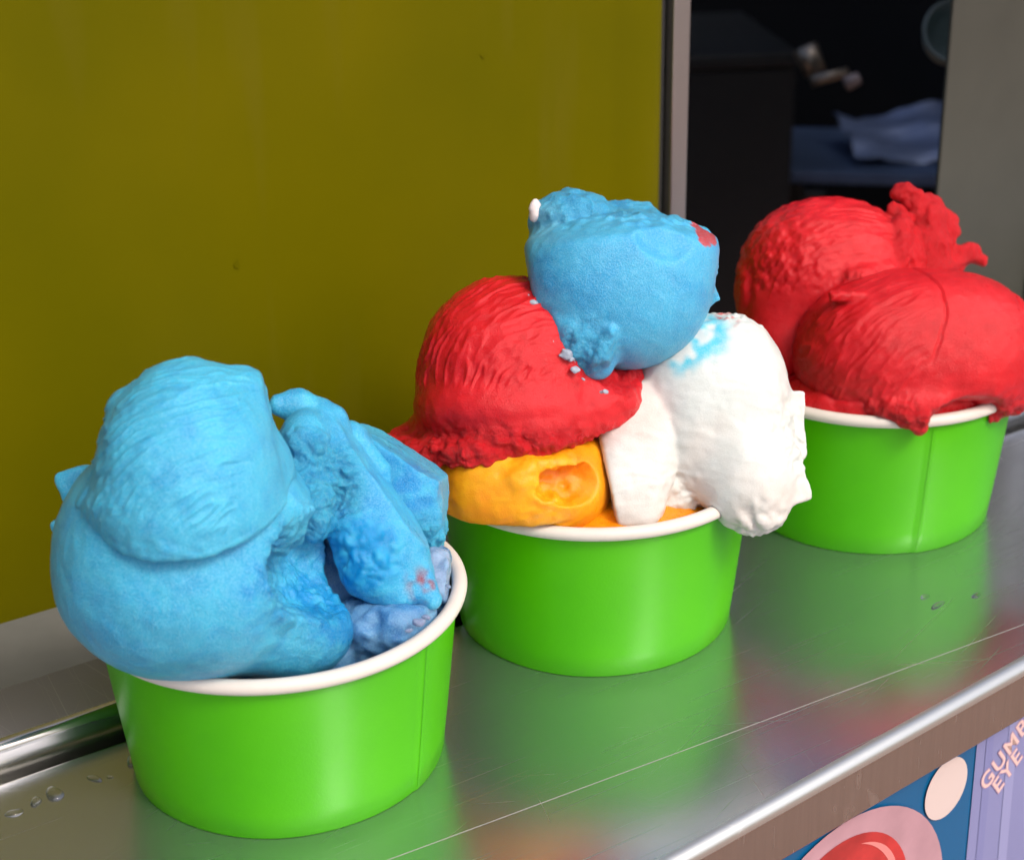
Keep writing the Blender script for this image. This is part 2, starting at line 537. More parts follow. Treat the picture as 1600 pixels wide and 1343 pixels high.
def crescent(cx, cz, r, a0, a1, wd):
    n_ = 20
    pts = [(a0 + (a1 - a0) * k / n_, math.sin(math.pi * k / n_) * wd) for k in range(n_ + 1)]
    v_ = [(cx + (r + d_) * math.cos(a), cz + (r + d_) * math.sin(a)) for a, d_ in pts] + [(cx + (r - d_ * .4) * math.cos(a), cz + (r - d_ * .4) * math.sin(a)) for a, d_ in pts]
    return v_, [(k, k + 1, n_ + 2 + k, n_ + 1 + k) for k in range(n_)]
for k, arg in enumerate(((.064, -.066, .021, .3, 2.4, .0030), (.070, -.062, .012, -.4, 2.0, .0022), (.066, -.060, .0265, -.2, 1.2, .0016))):
    v2, f2 = crescent(*arg)
    fpl("printed_swirl", v2, f2, -.00552, plain("print_swirl", ((.70, .16, .15), (.45, .02, .02), (.75, .25, .24))[k], .35))
M['letter'] = plain("print_letter", (.78, .55, .52), .4)
M['letter_edge'] = plain("print_letter_edge", (.44, .30, .46), .4)
def lettering(txt, t, z, size, rot, s, mat, offset=0.0):
    cu = bpy.data.curves.new("lettering", 'FONT')
    cu.body = txt; cu.size = size; cu.offset = offset; cu.space_character = 1.18
    tmp = bpy.data.objects.new("lettering_tmp", cu)
    COL.objects.link(tmp)
    bpy.context.view_layer.update()
    dg = bpy.context.evaluated_depsgraph_get()
    me = bpy.data.meshes.new_from_object(tmp.evaluated_get(dg))
    bpy.data.objects.remove(tmp)
    me.name = "lettering"
    for v_ in me.vertices:
        x, y = v_.co.x * 1.0, v_.co.y * 1.15
        x, y = x * math.cos(rot) - y * math.sin(rot), x * math.sin(rot) + y * math.cos(rot)
        v_.co = Vector(front(t + x, s, z + y))
    me.materials.clear()
    o = link("lettering", me, mat)
    o.parent = board; o.matrix_parent_inverse = Matrix.Translation(-Vector(board.location))
for txt, t, z, sz in (("GUMB", .1325, -.0445, .0078), ("EYE", .1390, -.0485, .0078)):
    lettering(txt, t, z, sz, math.radians(38), -.00596, M['letter_edge'], .0004)
    lettering(txt, t, z, sz, math.radians(38), -.0059, M['letter'], .0001)

# ------------------------------------------------------------------ paving in front (out of frame, seen in the steel)
def paving_material():
    mt, nt, b = new_mat("brick_paving")
    v = tex_coord(nt)
    br = N(nt, "ShaderNodeTexBrick")
    br.inputs["Scale"].default_value = 4.0
    br.inputs["Color1"].default_value = (.36, .20, .15, 1)
    br.inputs["Color2"].default_value = (.30, .19, .15, 1)
    br.inputs["Mortar"].default_value = (.22, .19, .17, 1)
    nt.links.new(v, br.inputs[0])
    nt.links.new(br.outputs[0], b.inputs["Base Color"])
    b.inputs["Roughness"].default_value = .8
    return mt
pv = link("pavement", mesh("pavement", [(-12, -12, -.95), (12, -12, -.95), (12, 12, -.95), (-12, 12, -.95)], [(0, 1, 2, 3)]), paving_material())
tag(pv, kind="structure")

# ------------------------------------------------------------------ paper cups
RTOP, RBOT = 0.046, 0.0409
CUPS = [(-0.06075, 0.38784, 0.0458), (0.02383, 0.45934, 0.0470), (0.11942, 0.52967, 0.0475)]
def cup_green():
    mt, nt, b = new_mat("green_card")
    v = tex_coord(nt)
    n1 = noise(nt, v, 1400, 2, .6)
    n2 = noise(nt, v, 40, 3, .5)
    c = mix(nt, ramp(nt, n2, [(.3, 0.0), (.7, 1.0)]), (.074, .47, .0004), (.086, .51, .0006))
    nt.links.new(c, b.inputs["Base Color"])
    b.inputs["Roughness"].default_value = .30
    b.inputs["Specular IOR Level"].default_value = .26
    p = bump(nt, b, n1, .10, .0003)
    bump(nt, b, n2, .05, .004, p)
    return mt
M['green'] = cup_green()
M['white_card'] = plain("white_card", (.74, .69, .63), .45, var=.05, vscale=120, bump_s=.06, bscale=900)
M['green_inside'] = plain("card_edge", (.25, .6, .05), .6)

def make_cup(idx, label, seam_deg):
    cx_, cy_, H = CUPS[idx]
    root = empty("paper_cup", (cx_, cy_, 0))
    tag(root, label, "paper cup", "green paper cups in a row on the counter")
    sa = math.radians(seam_deg)
    def overlap(a, k):
        d_ = (a - sa) % (2 * math.pi)
        wob = .00012 * math.sin(3 * a + idx) + .00008 * math.sin(7 * a + 2 * idx)
        return .00045 * max(0.0, 1 - d_ / 1.1) + wob
    prof = [(RBOT - .0012, .0004), (RBOT - .0003, .0), (RBOT, .0003), (RBOT + .0008, .0075), (RBOT + .0010, .009), (RBOT + (RTOP - RBOT) * .5, H * .5), (RTOP - .0002, H - .0006)]
    link("sleeve", lathe("sleeve", prof, 192, overlap), M['green'], root, smooth=True)
    inner = [(RTOP - .0012, H + .0004), (RBOT - .0010 + (RTOP - RBOT) * .5, H * .5), (RBOT - .0012, .0075), (RBOT - .0018, .0065), (.0005, .0062)]
    link("lining", lathe("lining", inner, 96), M['white_card'], root, smooth=True)
    rr = .0019
    ring = [(RTOP + .0006 + rr * math.cos(a) * 1.05, H + .0010 + rr * math.sin(a)) for a in [2 * math.pi * k / 14 for k in range(14)]]
    def wavy(a, k):
        return .00018 * math.sin(2 * a + idx) + .0001 * math.sin(5 * a)
    link("rim", lathe("rim", ring, 160, wavy, closed=True), M['white_card'], root, smooth=True)
    # glued side seam: the thin cut edge of the card
    V = []
    for k in range(9):
        f_ = k / 8
        z = .001 + (H - .002) * f_
        r_ = RBOT + (RTOP - RBOT) * f_ + .0005
        for da in (-.0035, .0008):
            V.append((r_ * math.cos(sa + da), r_ * math.sin(sa + da), z))
    link("seam", mesh("seam", V, [(2 * k, 2 * k + 1, 2 * k + 3, 2 * k + 2) for k in range(8)]), M['green'], root)
    return root
make_cup(0, "green paper cup with white rim holding only blue sorbet", -32)
make_cup(1, "green paper cup with white rim under the four coloured sorbets", 100)
make_cup(2, "green paper cup with visible side seam holding only red sorbet", -77)

# ------------------------------------------------------------------ sculpting toolkit (signed distance fields on a grid)
_rs = np.random.RandomState(3)
_G = _rs.normal(size=(256, 3)).astype(np.float32)
_G /= np.linalg.norm(_G, axis=1)[:, None]
_GX, _GY, _GZ = (np.ascontiguousarray(_G[:, k]) for k in range(3))
_PM = np.tile(_rs.permutation(256).astype(np.int32), 3)
def perlin(P, seed=0):
    P = np.asarray(P, np.float32)
    fl = np.floor(P)
    fr = P - fl
    I = (fl.astype(np.int32) + np.array([seed * 37, seed * 11, seed * 91], np.int32)) & 255
    u = fr * fr * fr * (fr * (fr * 6 - 15) + 10)
    fx, fy, fz = fr[:, 0], fr[:, 1], fr[:, 2]
    ux, uy, uz = u[:, 0], u[:, 1], u[:, 2]
    out = np.zeros(len(P), np.float32)
    for dx in (0, 1):
        a = _PM[I[:, 0] + dx] + I[:, 1]
        wx = ux if dx else 1 - ux
        for dy in (0, 1):
            b = _PM[a + dy] + I[:, 2]
            wxy = wx * (uy if dy else 1 - uy)
            for dz in (0, 1):
                h = _PM[b + dz]
                out += (_GX[h] * (fx - dx) + _GY[h] * (fy - dy) + _GZ[h] * (fz - dz)) * wxy * (uz if dz else 1 - uz)
    return out * 1.5
def fbm(P, wl, octv=3, seed=0, gain=.5):
    """noise of wavelength wl (mm)"""
    out, a, P = 0, 1.0, np.asarray(P) / wl
    for k in range(octv):
        if k and wl / 2.03 ** k < 1.5: break          # finer than the grid can carry
        out = out + a * perlin(P + 17.3 * k, seed + k)
        P = P * 2.03; a *= gain
    return out
def sstep(x, a, b):
    t = np.clip((x - a) / (b - a), 0, 1)
    return t * t * (3 - 2 * t)

def ell(P, c, r, ax=None):
    q = P - np.asarray(c, np.float32)
    if ax is not None: q = q @ ax
    r = np.asarray(r, np.float32)
    k0 = np.sqrt(((q / r) ** 2).sum(1)) + 1e-6
    k1 = np.sqrt(((q / (r * r)) ** 2).sum(1)) + 1e-6
    return k0 * (k0 - 1) / k1
def sup(P, c, r, e=2.6, ax=None):
    """fuller than an ellipsoid"""
    q = P - np.asarray(c, np.float32)
    if ax is not None: q = q @ ax
    r = np.asarray(r, np.float32)
    k = (np.abs(q / r) ** e).sum(1) ** (1 / e)
    return (k - 1) * r.min() * .5 + (k - 1) * r.mean() * .5
def cap(P, a, b, ra, rb_):
    a, b = np.asarray(a, np.float32), np.asarray(b, np.float32)
    ab = b - a
    t = np.clip(((P - a) @ ab) / (ab @ ab), 0, 1)
    return np.linalg.norm(P - a - t[:, None] * ab, axis=1) - (ra + (rb_ - ra) * t)
def chain(P, pts, rad, k=1.5):
    d = None
    for i in range(len(pts) - 1):
        e = cap(P, pts[i], pts[i + 1], rad[i], rad[i + 1])
        d = e if d is None else smin(d, e, k)
    return d
def rbox(P, c, h, r, ax=None):
    q = P - np.asarray(c, np.float32)
    if ax is not None: q = q @ ax
    q = np.abs(q) - (np.asarray(h, np.float32) - r)
    return np.linalg.norm(np.maximum(q, 0), axis=1) + np.minimum(q.max(1), 0) - r
def smin(a, b, k):
    h = np.clip(.5 + .5 * (b - a) / k, 0, 1)
    return b + (a - b) * h - k * h * (1 - h)
def smax(a, b, k): return -smin(-a, -b, k)
def plane(P, p, n):
    n = np.asarray(n, float); n = n / np.linalg.norm(n)
    return (P - np.asarray(p, np.float32)) @ n.astype(np.float32)
def axes(x, y):
    """columns: orthonormal local axes from an x direction and a rough y direction"""
    x = np.asarray(x, float); x /= np.linalg.norm(x)
    z = np.cross(x, np.asarray(y, float)); z /= np.linalg.norm(z)
    return np.stack([x, np.cross(z, x), z], 1).astype(np.float32)

def surface_nets(fg, lo, h):
    s = fg < 0
    nx, ny, nz = fg.shape
    cnt = np.zeros((nx - 1, ny - 1, nz - 1), np.int8)
    off = [(a_, b_, c_) for a_ in (0, 1) for b_ in (0, 1) for c_ in (0, 1)]
    for (a_, b_, c_) in off:
        cnt += s[a_:nx - 1 + a_, b_:ny - 1 + b_, c_:nz - 1 + c_]
    act = (cnt > 0) & (cnt < 8)
    ix, iy, iz = np.nonzero(act)
    cv = {o: fg[ix + o[0], iy + o[1], iz + o[2]] for o in off}
    pos = np.zeros((len(ix), 3)); num = np.zeros(len(ix))
    for o in off:
        for axis in range(3):
            if o[axis] == 0:
                o2 = list(o); o2[axis] = 1; o2 = tuple(o2)
                f0, f1 = cv[o], cv[o2]
                cr = (f0 < 0) != (f1 < 0)
                t = np.where(cr, f0 / np.where(cr, f0 - f1, 1), 0)
                for k in range(3):
                    pos[:, k] += np.where(cr, o[k] + (t if k == axis else 0), 0)
                num += cr
    pos /= num[:, None]
    Vv = np.stack([ix, iy, iz], 1) + pos
    Vv = np.asarray(lo) + Vv * h
    idx = -np.ones(act.shape, np.int64)
    idx[ix, iy, iz] = np.arange(len(ix))
    quads = []
    for axis in range(3):
        sl0 = [slice(None)] * 3; sl1 = [slice(None)] * 3
        sl0[axis] = slice(0, -1); sl1[axis] = slice(1, None)
        e = s[tuple(sl0)] != s[tuple(sl1)]
        b1, b2 = (axis + 1) % 3, (axis + 2) % 3
        e = e.copy()
        for b_ in (b1, b2):
            sl = [slice(None)] * 3
            sl[b_] = 0; e[tuple(sl)] = False
            sl[b_] = -1; e[tuple(sl)] = False
        c_ = np.stack(np.nonzero(e), 1)
        if not len(c_): continue
        inside = s[c_[:, 0], c_[:, 1], c_[:, 2]]
        def at(d1, d2):
            q = c_.copy(); q[:, b1] += d1; q[:, b2] += d2
            return idx[q[:, 0], q[:, 1], q[:, 2]]
        q = np.stack([at(-1, -1), at(0, -1), at(0, 0), at(-1, 0)], 1)
        q[~inside] = q[~inside][:, ::-1]
        quads.append(q)
    return Vv, np.concatenate(quads)

UPL = np.array([RT[2], UP[2], -FW[2]], np.float32)       # world up in the view-aligned cup frame
class Frame:
    """millimetre frame of one cup: u right, v up, w towards the camera, origin at the rim centre"""
    def __init__(self, idx):
        cx_, cy_, H = CUPS[idx]
        self.O = np.array([cx_, cy_, H]); self.H = H
        d = self.O - CAM
        self.z0, self.u0, self.v0 = d @ FW, d @ RT, d @ UP
        self.base = np.array([cx_, cy_, 0.0])
    def p(self, px, py, w):
        z = self.z0 - w / 1000
        return np.array([((px - CX) / F_PX * z - self.u0) * 1000, ((CY - py) / F_PX * z - self.v0) * 1000, w], np.float32)
    def r(self, px, w):
        return px / (F_PX / (self.z0 - w / 1000)) * 1000
    def world(self, V):
        return self.O + (V[:, :1] * RT + V[:, 1:2] * UP - V[:, 2:3] * FW) / 1000
    def cyl(self, P):
        hgt = P @ UPL
        return np.linalg.norm(P - hgt[:, None] * UPL, axis=1), hgt
    def wall(self, P):
        """distance to the card of the cup, so that the sorbet does not run through it"""
        rad, hgt = self.cyl(P)
        R = RTOP * 1000 + (RTOP - RBOT) / self.H * hgt
        sh = np.maximum(np.abs(rad - R + .5) - .9, hgt - 1)
        tor = np.sqrt((rad - 46.6) ** 2 + (hgt - 1.0) ** 2) - 1.9
        return np.minimum(sh, tor)
    def inside(self, P, gap=1.6):
        rad, hgt = self.cyl(P)
        R = RTOP * 1000 + (RTOP - RBOT) / self.H * hgt - gap
        return np.maximum(rad - R, -(hgt + self.H * 1000 - 7))

def sculpt(name, fr, fn, lo, hi, mat, h=0.55, disp=None, color=None, wet=None, warp=None, contain=False, parent=None, torn=None):
    lo, hi = np.asarray(lo, float), np.asarray(hi, float)
    n_ = np.ceil((hi - lo) / h).astype(int) + 1
    gx = [lo[k] + h * np.arange(n_[k]) for k in range(3)]
    # coarse pass: find the blocks near the surface
    B_ = 6
    nb = (n_ + B_ - 1) // B_
    gc = [lo[k] + h * (np.arange(nb[k]) * B_ + (B_ - 1) / 2) for k in range(3)]
    Xc = np.stack(np.meshgrid(*gc, indexing='ij'), -1).reshape(-1, 3).astype(np.float32)
    def full(X, use_warp):
        d = fn(X + warp(X)) if (warp and use_warp) else fn(X)
        d = smax(d, -fr.wall(X), .4)
        if contain: d = smax(d, fr.inside(X), .6)
        return d
    dc = full(Xc, False)
    blocks = (np.abs(dc) < h * B_ * 1.6 + 2.0).reshape(nb)
    act = blocks.repeat(B_, 0).repeat(B_, 1).repeat(B_, 2)[:n_[0], :n_[1], :n_[2]]
    fg = np.sign(dc).reshape(nb).repeat(B_, 0).repeat(B_, 1).repeat(B_, 2)[:n_[0], :n_[1], :n_[2]].astype(np.float32) * 3
    ia, ja, ka = np.nonzero(act)
    X = np.stack([gx[0][ia], gx[1][ja], gx[2][ka]], 1).astype(np.float32)
    d0 = fn(X)
    sel = np.abs(d0) < 2.4
    d0 = smax(d0, -fr.wall(X), .4)
    if contain: d0 = smax(d0, fr.inside(X), .6)
    if warp and sel.any(): d0[sel] = full(X[sel], True)
    fg[ia, ja, ka] = d0
    fg[0], fg[-1] = 1, 1; fg[:, 0] = 1; fg[:, -1] = 1; fg[:, :, 0] = 1; fg[:, :, -1] = 1
    Vv, Q = surface_nets(fg, lo, h)
    # relax the grid ripple
    deg = np.bincount(Q.ravel(), minlength=len(Vv)).astype(float)
    for lam in (.75, .75, .75):
        cen = Vv[Q].mean(1)
        avg = np.stack([np.bincount(Q.ravel(), np.repeat(cen[:, k], 4), len(Vv)) for k in range(3)], 1) / deg[:, None]
        Vv = Vv + lam * (avg - Vv)
    me = bpy.data.meshes.new(name)
    me.vertices.add(len(Vv)); me.loops.add(Q.size); me.polygons.add(len(Q))
    me.vertices.foreach_set("co", Vv.astype(np.float32).ravel())
    me.loops.foreach_set("vertex_index", Q.ravel().astype(np.int32))
    me.polygons.foreach_set("loop_start", np.arange(0, Q.size, 4, dtype=np.int32))
    me.update(calc_edges=True)
    nn_ = np.empty(len(Vv) * 3, np.float32)
    me.vertex_normals.foreach_get("vector", nn_)
    Nn = nn_.reshape(-1, 3)
    Vn = Vv.astype(np.float32)
    if disp is not None:
        dd = disp(Vn, Nn)
        keep = sstep(fr.wall(Vn), 0.2, 1.5)      # leave the contact with the card alone
        Vn = Vn + Nn * (dd * keep)[:, None]
    Cc = color(Vv, Nn) if callable(color) else np.tile(np.asarray(color, np.float32), (len(Vv), 1))
    Ww = wet(Vv, Nn) if callable(wet) else np.full(len(Vv), wet or 0.0)
    Wd = fr.world(Vn.astype(float)) - fr.base
    me.vertices.foreach_set("co", Wd.astype(np.float32).ravel())
    at_ = me.attributes.new("Col", 'FLOAT_COLOR', 'POINT')
    at_.data.foreach_set("color", np.concatenate([Cc, np.ones((len(Cc), 1))], 1).astype(np.float32).ravel())
    aw = me.attributes.new("wet", 'FLOAT', 'POINT')
    aw.data.foreach_set("value", np.asarray(Ww, np.float32))
    tn = np.clip(torn(Vv), 0, 1) if callable(torn) else np.zeros(len(Vv))
    me.attributes.new("torn", 'FLOAT', 'POINT').data.foreach_set("value", np.asarray(tn, np.float32))
    me.polygons.foreach_set("use_smooth", np.ones(len(Q), bool))
    me.update()
    o = link(name, me, mat)
    if parent is None: o.location = fr.base
    else: o.parent = parent
    return o

def wrinkles(V, centre, wl, amp, mask, seed, stretch=(1, 1, 1), warpamp=2.2):
    """long drag lines left by the scoop, running in arcs around a centre"""
    q = (V - centre) / np.asarray(stretch)
    rho = np.hypot(q[:, 0], q[:, 1]) + warpamp * .7 * fbm(V, 16, 2, seed) + .35 * fbm(V, 5, 2, seed + 5)
    arc_ = np.arctan2(q[:, 1], q[:, 0]) * 26.0
    def lines(w_, ln, sd):
        n_ = perlin(np.stack([rho / w_, arc_ / ln, q[:, 2] / (ln * .6)], 1), sd)
        return 1 - np.minimum(1, np.abs(n_) * 3.2)
    brk = sstep(fbm(V, 11, 2, seed + 21), -.45, .3)
    return amp * mask * ((lines(wl * .95, 15, seed + 1) ** 1.6 - .3) * .75 * brk + (lines(wl * .62, 9, seed + 2) - .4) * .3 + .10 * fbm(V, 2.4, 1, seed + 33))
def crumb(V, wl, amp, seed):
    """clotted crumbs with sharp creases between them"""
    q = V + 1.2 * np.stack([perlin(V / 6.0 + 3.1 * k, seed + k) for k in range(3)], 1)
    return amp * (1.7 * np.abs(perlin(q / wl, seed)) + .8 * np.abs(perlin(q / (wl * .5) + 9.7, seed + 3)) - .55)
def vec_noise(P, wl, amp, octv=2, seed=0):
    return np.stack([fbm(P, wl, octv, seed + 31 * k) for k in range(3)], 1) * amp
def near2(V, c, r0, r1):
    return (1 - sstep(np.linalg.norm((V - c)[:, :2], axis=1), r0, r1)) * (V[:, 2] > c[2] - 22)
def near(V, c, r0, r1):
    return 1 - sstep(np.linalg.norm(V - c, axis=1), r0, r1)
def lerp(a, b, t): return np.asarray(a)[None] * (1 - t[:, None]) + np.asarray(b)[None] * t[:, None]

#SORBETS
# ------------------------------------------------------------------ sorbet colours (linear base colours)
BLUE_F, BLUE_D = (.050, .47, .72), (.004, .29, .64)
RED_F, RED_D = (.70, .011, .020), (.56, .0015, .008)
WHITE_F, WHITE_W = (.66, .71, .69), (.72, .65, .60)
MANGO_F, MANGO_D = (.92, .43, .010), (.88, .29, .004)
M['blue'] = sorbet_mat("blue_sorbet", .36, .35, (.25, .8, 1.0), (.38, .79, .95), .28)
M['red'] = sorbet_mat("red_sorbet", .36, .3, (1.0, .12, .1), (.82, .06, .07), .22)
M['white'] = sorbet_mat("coconut_sorbet", .45, .35, (1.0, .9, .75), (.9, .9, .86), .15, grain=.22)
M['mango'] = sorbet_mat("mango_sorbet", .36, .4, (1.0, .5, .1), (.95, .50, .03), .2, grain=.3)
GB = "scoops in the cup of blue sorbet"
GM = "scoops in the cup of four flavours"
GR = "scoops in the cup of red sorbet"

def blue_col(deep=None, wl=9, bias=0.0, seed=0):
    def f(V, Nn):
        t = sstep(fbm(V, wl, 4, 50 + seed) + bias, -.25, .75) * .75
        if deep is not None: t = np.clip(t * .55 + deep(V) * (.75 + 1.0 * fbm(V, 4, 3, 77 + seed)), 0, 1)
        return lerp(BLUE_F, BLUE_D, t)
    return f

# ================================================================== cup of blue sorbet
A = Frame(0); S = A.p
# lower scoop: big frosted ball bulging over the front left of the rim, torn open on its right side
cB = S(300, 868, 30)
cav = S(522, 880, 42)
def f_low(P):
    d = sup(P, cB, (32, 29.5, 35.5), 2.2)
    d = smin(d, ell(P, S(455, 985, 27), (15, 11.5, 14)), 6)           # foot reaching right along the rim
    d = smax(d, -ell(P, cav, (16.5, 14, 24)), .5)                    # torn hollow
    d = smax(d, -ell(P, S(560, 1030, 44), (9, 7, 12)), 1.0)
    d = smin(d, ell(P, S(436, 808, 42), (7, 8.5, 8)), 5)                # crumbly shoulder
    d = smin(d, rbox(P, S(122, 756, 18), (4.2, 4.2, 4), 1.6, axes((1, .35, .2), (-.35, 1, 0))), .8)
    d = smin(d, rbox(P, S(110, 838, 22), (3.0, 5.5, 4), 1.4, axes((1, .1, .2), (-.1, 1, .3))), .8)
    return smax(d, -plane(P, S(300, 700, 20), (0, -1, -.35)) - 30, 1)
def torn_low(V): return 1 - sstep(np.abs(ell(V, cav, (16.5, 14, 24))), .8, 3.2)
wetc = S(395, 900, 52)
def d_low(V, Nn):
    t = near(V, S(440, 880, 46), 6, 17)
    return .5 * fbm(V, 20, 2, 3) + t * crumb(V, 4.6, 1.0, 4) + .14 * fbm(V, 3, 2, 5) + torn_low(V) * crumb(V, 3.2, .6, 8)
o = sculpt("sorbet_scoop", A, f_low, cB - (42, 36, 38), cB + (46, 34, 41), M['blue'], .45, d_low,
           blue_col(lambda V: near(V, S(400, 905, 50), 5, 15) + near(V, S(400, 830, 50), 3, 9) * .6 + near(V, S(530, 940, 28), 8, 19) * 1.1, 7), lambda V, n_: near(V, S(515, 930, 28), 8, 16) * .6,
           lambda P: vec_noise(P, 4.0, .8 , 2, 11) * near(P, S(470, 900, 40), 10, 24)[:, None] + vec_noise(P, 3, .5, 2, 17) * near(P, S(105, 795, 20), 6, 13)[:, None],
           torn=lambda V: near(V, S(450, 880, 46), 7, 17) + near(V, S(500, 1000, 36), 4, 12) * .7)
tag(o, "large frosted blue scoop bulging over the front left rim of its cup", "sorbet scoop", GB)

# upper scoop: dome with fingerprint wrinkles, cut flat on its right
cA = S(298, 760, 49)
def f_up(P):
    d = ell(P, cA, (21.8, 29.2, 25))
    d = smin(d, ell(P, S(286, 790, 48), (23.4, 8, 21.8)), 5)
    d = smin(d, ell(P, S(384, 640, 44), (7, 10, 11)), 4)
    d = smax(d, plane(P, S(417, 625, 46), (.97, .22, -.10)), .5)              # flat right flank
    d = smax(d, plane(P, S(283, 768, 46), (.03, -.86, -.52)), .3)             # sharp lower lip
    d = smin(d, ell(P, S(414, 755, 38), (7, 12, 13)), 4)
    return smin(d, ell(P, S(200, 640, 46), (4.5, 5, 8)), 3)
def d_up(V, Nn):
    mk = (1 - sstep(V[:, 0], S(385, 0, 46)[0], S(412, 0, 46)[0])) * sstep(V[:, 1], S(0, 850, 50)[1], S(0, 790, 50)[1])
    return .4 * fbm(V, 18, 2, 2) + wrinkles(V, S(440, 900, 46), 2.9, .8, mk, 6, (1, .8, 1.2), 2.6) + .12 * fbm(V, 2.4, 2, 9)
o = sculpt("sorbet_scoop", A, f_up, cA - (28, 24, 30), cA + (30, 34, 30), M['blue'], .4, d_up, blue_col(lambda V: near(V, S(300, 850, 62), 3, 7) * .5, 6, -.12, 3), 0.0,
           lambda P: vec_noise(P, 3.4, .5, 2, 23) * (1 - sstep(P[:, 1], S(0, 850, 50)[1], S(0, 815, 50)[1]))[:, None] + vec_noise(P, 3, .5, 2, 29) * near(P, S(412, 610, 40), 3, 9)[:, None],
           torn=lambda V: .35 * (1 - sstep(np.abs(plane(V, S(283, 768, 46), (.03, -.86, -.52))), .5, 2.5)))
tag(o, "wrinkled blue dome stacked on top of the large frosted blue scoop", "sorbet scoop", GB)

# folded tongue running down to the right
def f_ton(P):
    # ribbon with a straight upper right edge
    rib = chain(P, [S(500, 668, 10), S(560, 738, 12), S(612, 838, 16), S(676, 938, 20)], [7, 10, 8.5, 2.4], 3)
    rib = smax(rib, plane(P, S(583, 742, 20), (.80, .60, .12)), .5)
    d = smin(rib, ell(P, S(478, 735, 18), (8.5, 15, 10)), 4)
    d = smin(d, chain(P, [S(560, 835, 20), S(582, 890, 20), S(622, 930, 20)], [7.5, 7, 4], 4), 4)      # wet lower fold
    d = smin(d, ell(P, S(492, 800, 28), (4.5, 7.5, 5)), 4)
    d = smin(d, chain(P, [S(434, 632, 14), S(465, 634, 12), S(515, 660, 10)], [2.6, 4.2, 5], 2), 1.5)
    # second fold behind the first
    f2 = chain(P, [S(545, 690, 4), S(580, 745, 6), S(600, 800, 8)], [5.5, 5.5, 3], 2)
    return np.minimum(d, f2)
def d_ton(V, Nn):
    t = near(V, S(480, 755, 26), 8, 17)
    cr = fbm(V, 5, 2, 14); cr2 = fbm(V, 2.4, 2, 24)
    return t * (.5 * cr + crumb(V, 4.4, 1.6, 24)) + .25 * fbm(V, 10, 2, 15) + .10 * fbm(V, 2.6, 2, 16) + near(V, S(565, 868, 28), 5, 12) * crumb(V, 5.0, 1.0, 19)
wt = lambda V, n_: np.clip(near(V, S(555, 870, 28), 6, 14) + .3 * near(V, S(620, 860, 24), 5, 12), 0, 1)
def c_ton(V, Nn):
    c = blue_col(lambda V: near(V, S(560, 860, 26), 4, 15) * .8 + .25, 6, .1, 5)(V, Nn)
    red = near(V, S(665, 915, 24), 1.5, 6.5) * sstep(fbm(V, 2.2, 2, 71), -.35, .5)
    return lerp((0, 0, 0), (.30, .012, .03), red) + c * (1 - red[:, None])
o = sculpt("sorbet_scoop", A, f_ton, S(405, 940, -8), S(700, 590, 46) + (3, 3, 0), M['blue'], .42, d_ton, c_ton, wt,
           lambda P: vec_noise(P, 3.4, .9, 2, 37) * (.25 + .75 * near(P, S(480, 755, 26), 8, 15))[:, None], torn=lambda V: near(V, S(482, 760, 26), 10, 17))
tag(o, "folded wet blue tongue sloping down to the right inside the blue cup", "sorbet scoop", GB)

# broken chunk at the back right
def f_chk(P):
    d = ell(P, S(604, 772, -4), (20, 20, 15))
    d = smax(d, plane(P, S(628, 712, 4), (.52, .80, .12)), .5)
    d = smax(d, plane(P, S(610, 790, 9), (-.18, .10, 1)), .5)
    d = smax(d, plane(P, S(690, 790, 0), (1, -.05, .1)), .5)
    d = smax(d, plane(P, S(610, 862, 0), (.1, -1, .1)), .8)
    d = smin(d, ell(P, S(678, 805, 2), (2.8, 9, 5)), .6)
    return d
o = sculpt("sorbet_scoop", A, f_chk, S(505, 905, -24), S(715, 640, 14), M['blue'], .42, lambda V, n_: crumb(V, 4.2, 1.4, 44) * (1 - sstep(V[:, 1], S(0, 850, 0)[1], S(0, 790, 0)[1])) + .3 * fbm(V, 8, 3, 46) + .1 * fbm(V, 2.6, 2, 47),
           blue_col(lambda V: near(V, S(620, 770, 8), 6, 14) * .9, 6, .15, 8), 0.15,
           lambda P: vec_noise(P, 3.2, 1.0, 2, 41) * (.25 + .75 * (1 - sstep(P[:, 1], S(0, 850, 0)[1], S(0, 790, 0)[1])))[:, None],
           torn=lambda V: .3 + .7 * (1 - sstep(V[:, 1], S(0, 850, 0)[1], S(0, 780, 0)[1])))
tag(o, "broken blue chunk at the back right of the blue cup", "sorbet scoop", GB)

# melting mush lying in the bottom of the cup
def f_mush(P):
    d = ell(P, S(690, 905, 2), (11, 8.5, 10))
    d = smin(d, ell(P, S(625, 980, 20), (13, 7, 8)), 2)
    d = smin(d, ell(P, S(560, 985, 8), (18, 10, 14)), 3)
    d = smin(d, ell(P, S(470, 1000, -2), (34, 14, 26)), 3)
    d = smin(d, ell(P, S(640, 905, -6), (12, 12, 12)), 3)
    d = smin(d, ell(P, S(530, 905, 4), (17, 17, 9)), 4)
    return d
def c_mush(V, Nn):
    t = np.clip(.5 + .8 * fbm(V, 7, 3, 61), 0, 1)
    c = lerp((.16, .36, .60), (.05, .22, .50), t)
    pl = near(V, S(690, 890, 8), 4, 12)
    return c * (1 - .55 * pl[:, None]) + np.array([.40, .46, .62]) * .55 * pl[:, None]
o = sculpt("sorbet_scoop", A, f_mush, S(430, 0, 0) * (1, 0, 0) + (-36, -42, -30), (44, 22, 42), M['blue'], .6, lambda V, n_: .8 * fbm(V, 6, 3, 63) + .35 * fbm(V, 2.5, 2, 64), c_mush,
           lambda V, n_: .35 + .3 * fbm(V, 6, 2, 67), lambda P: vec_noise(P, 5, 1.4, 2, 65), contain=True)
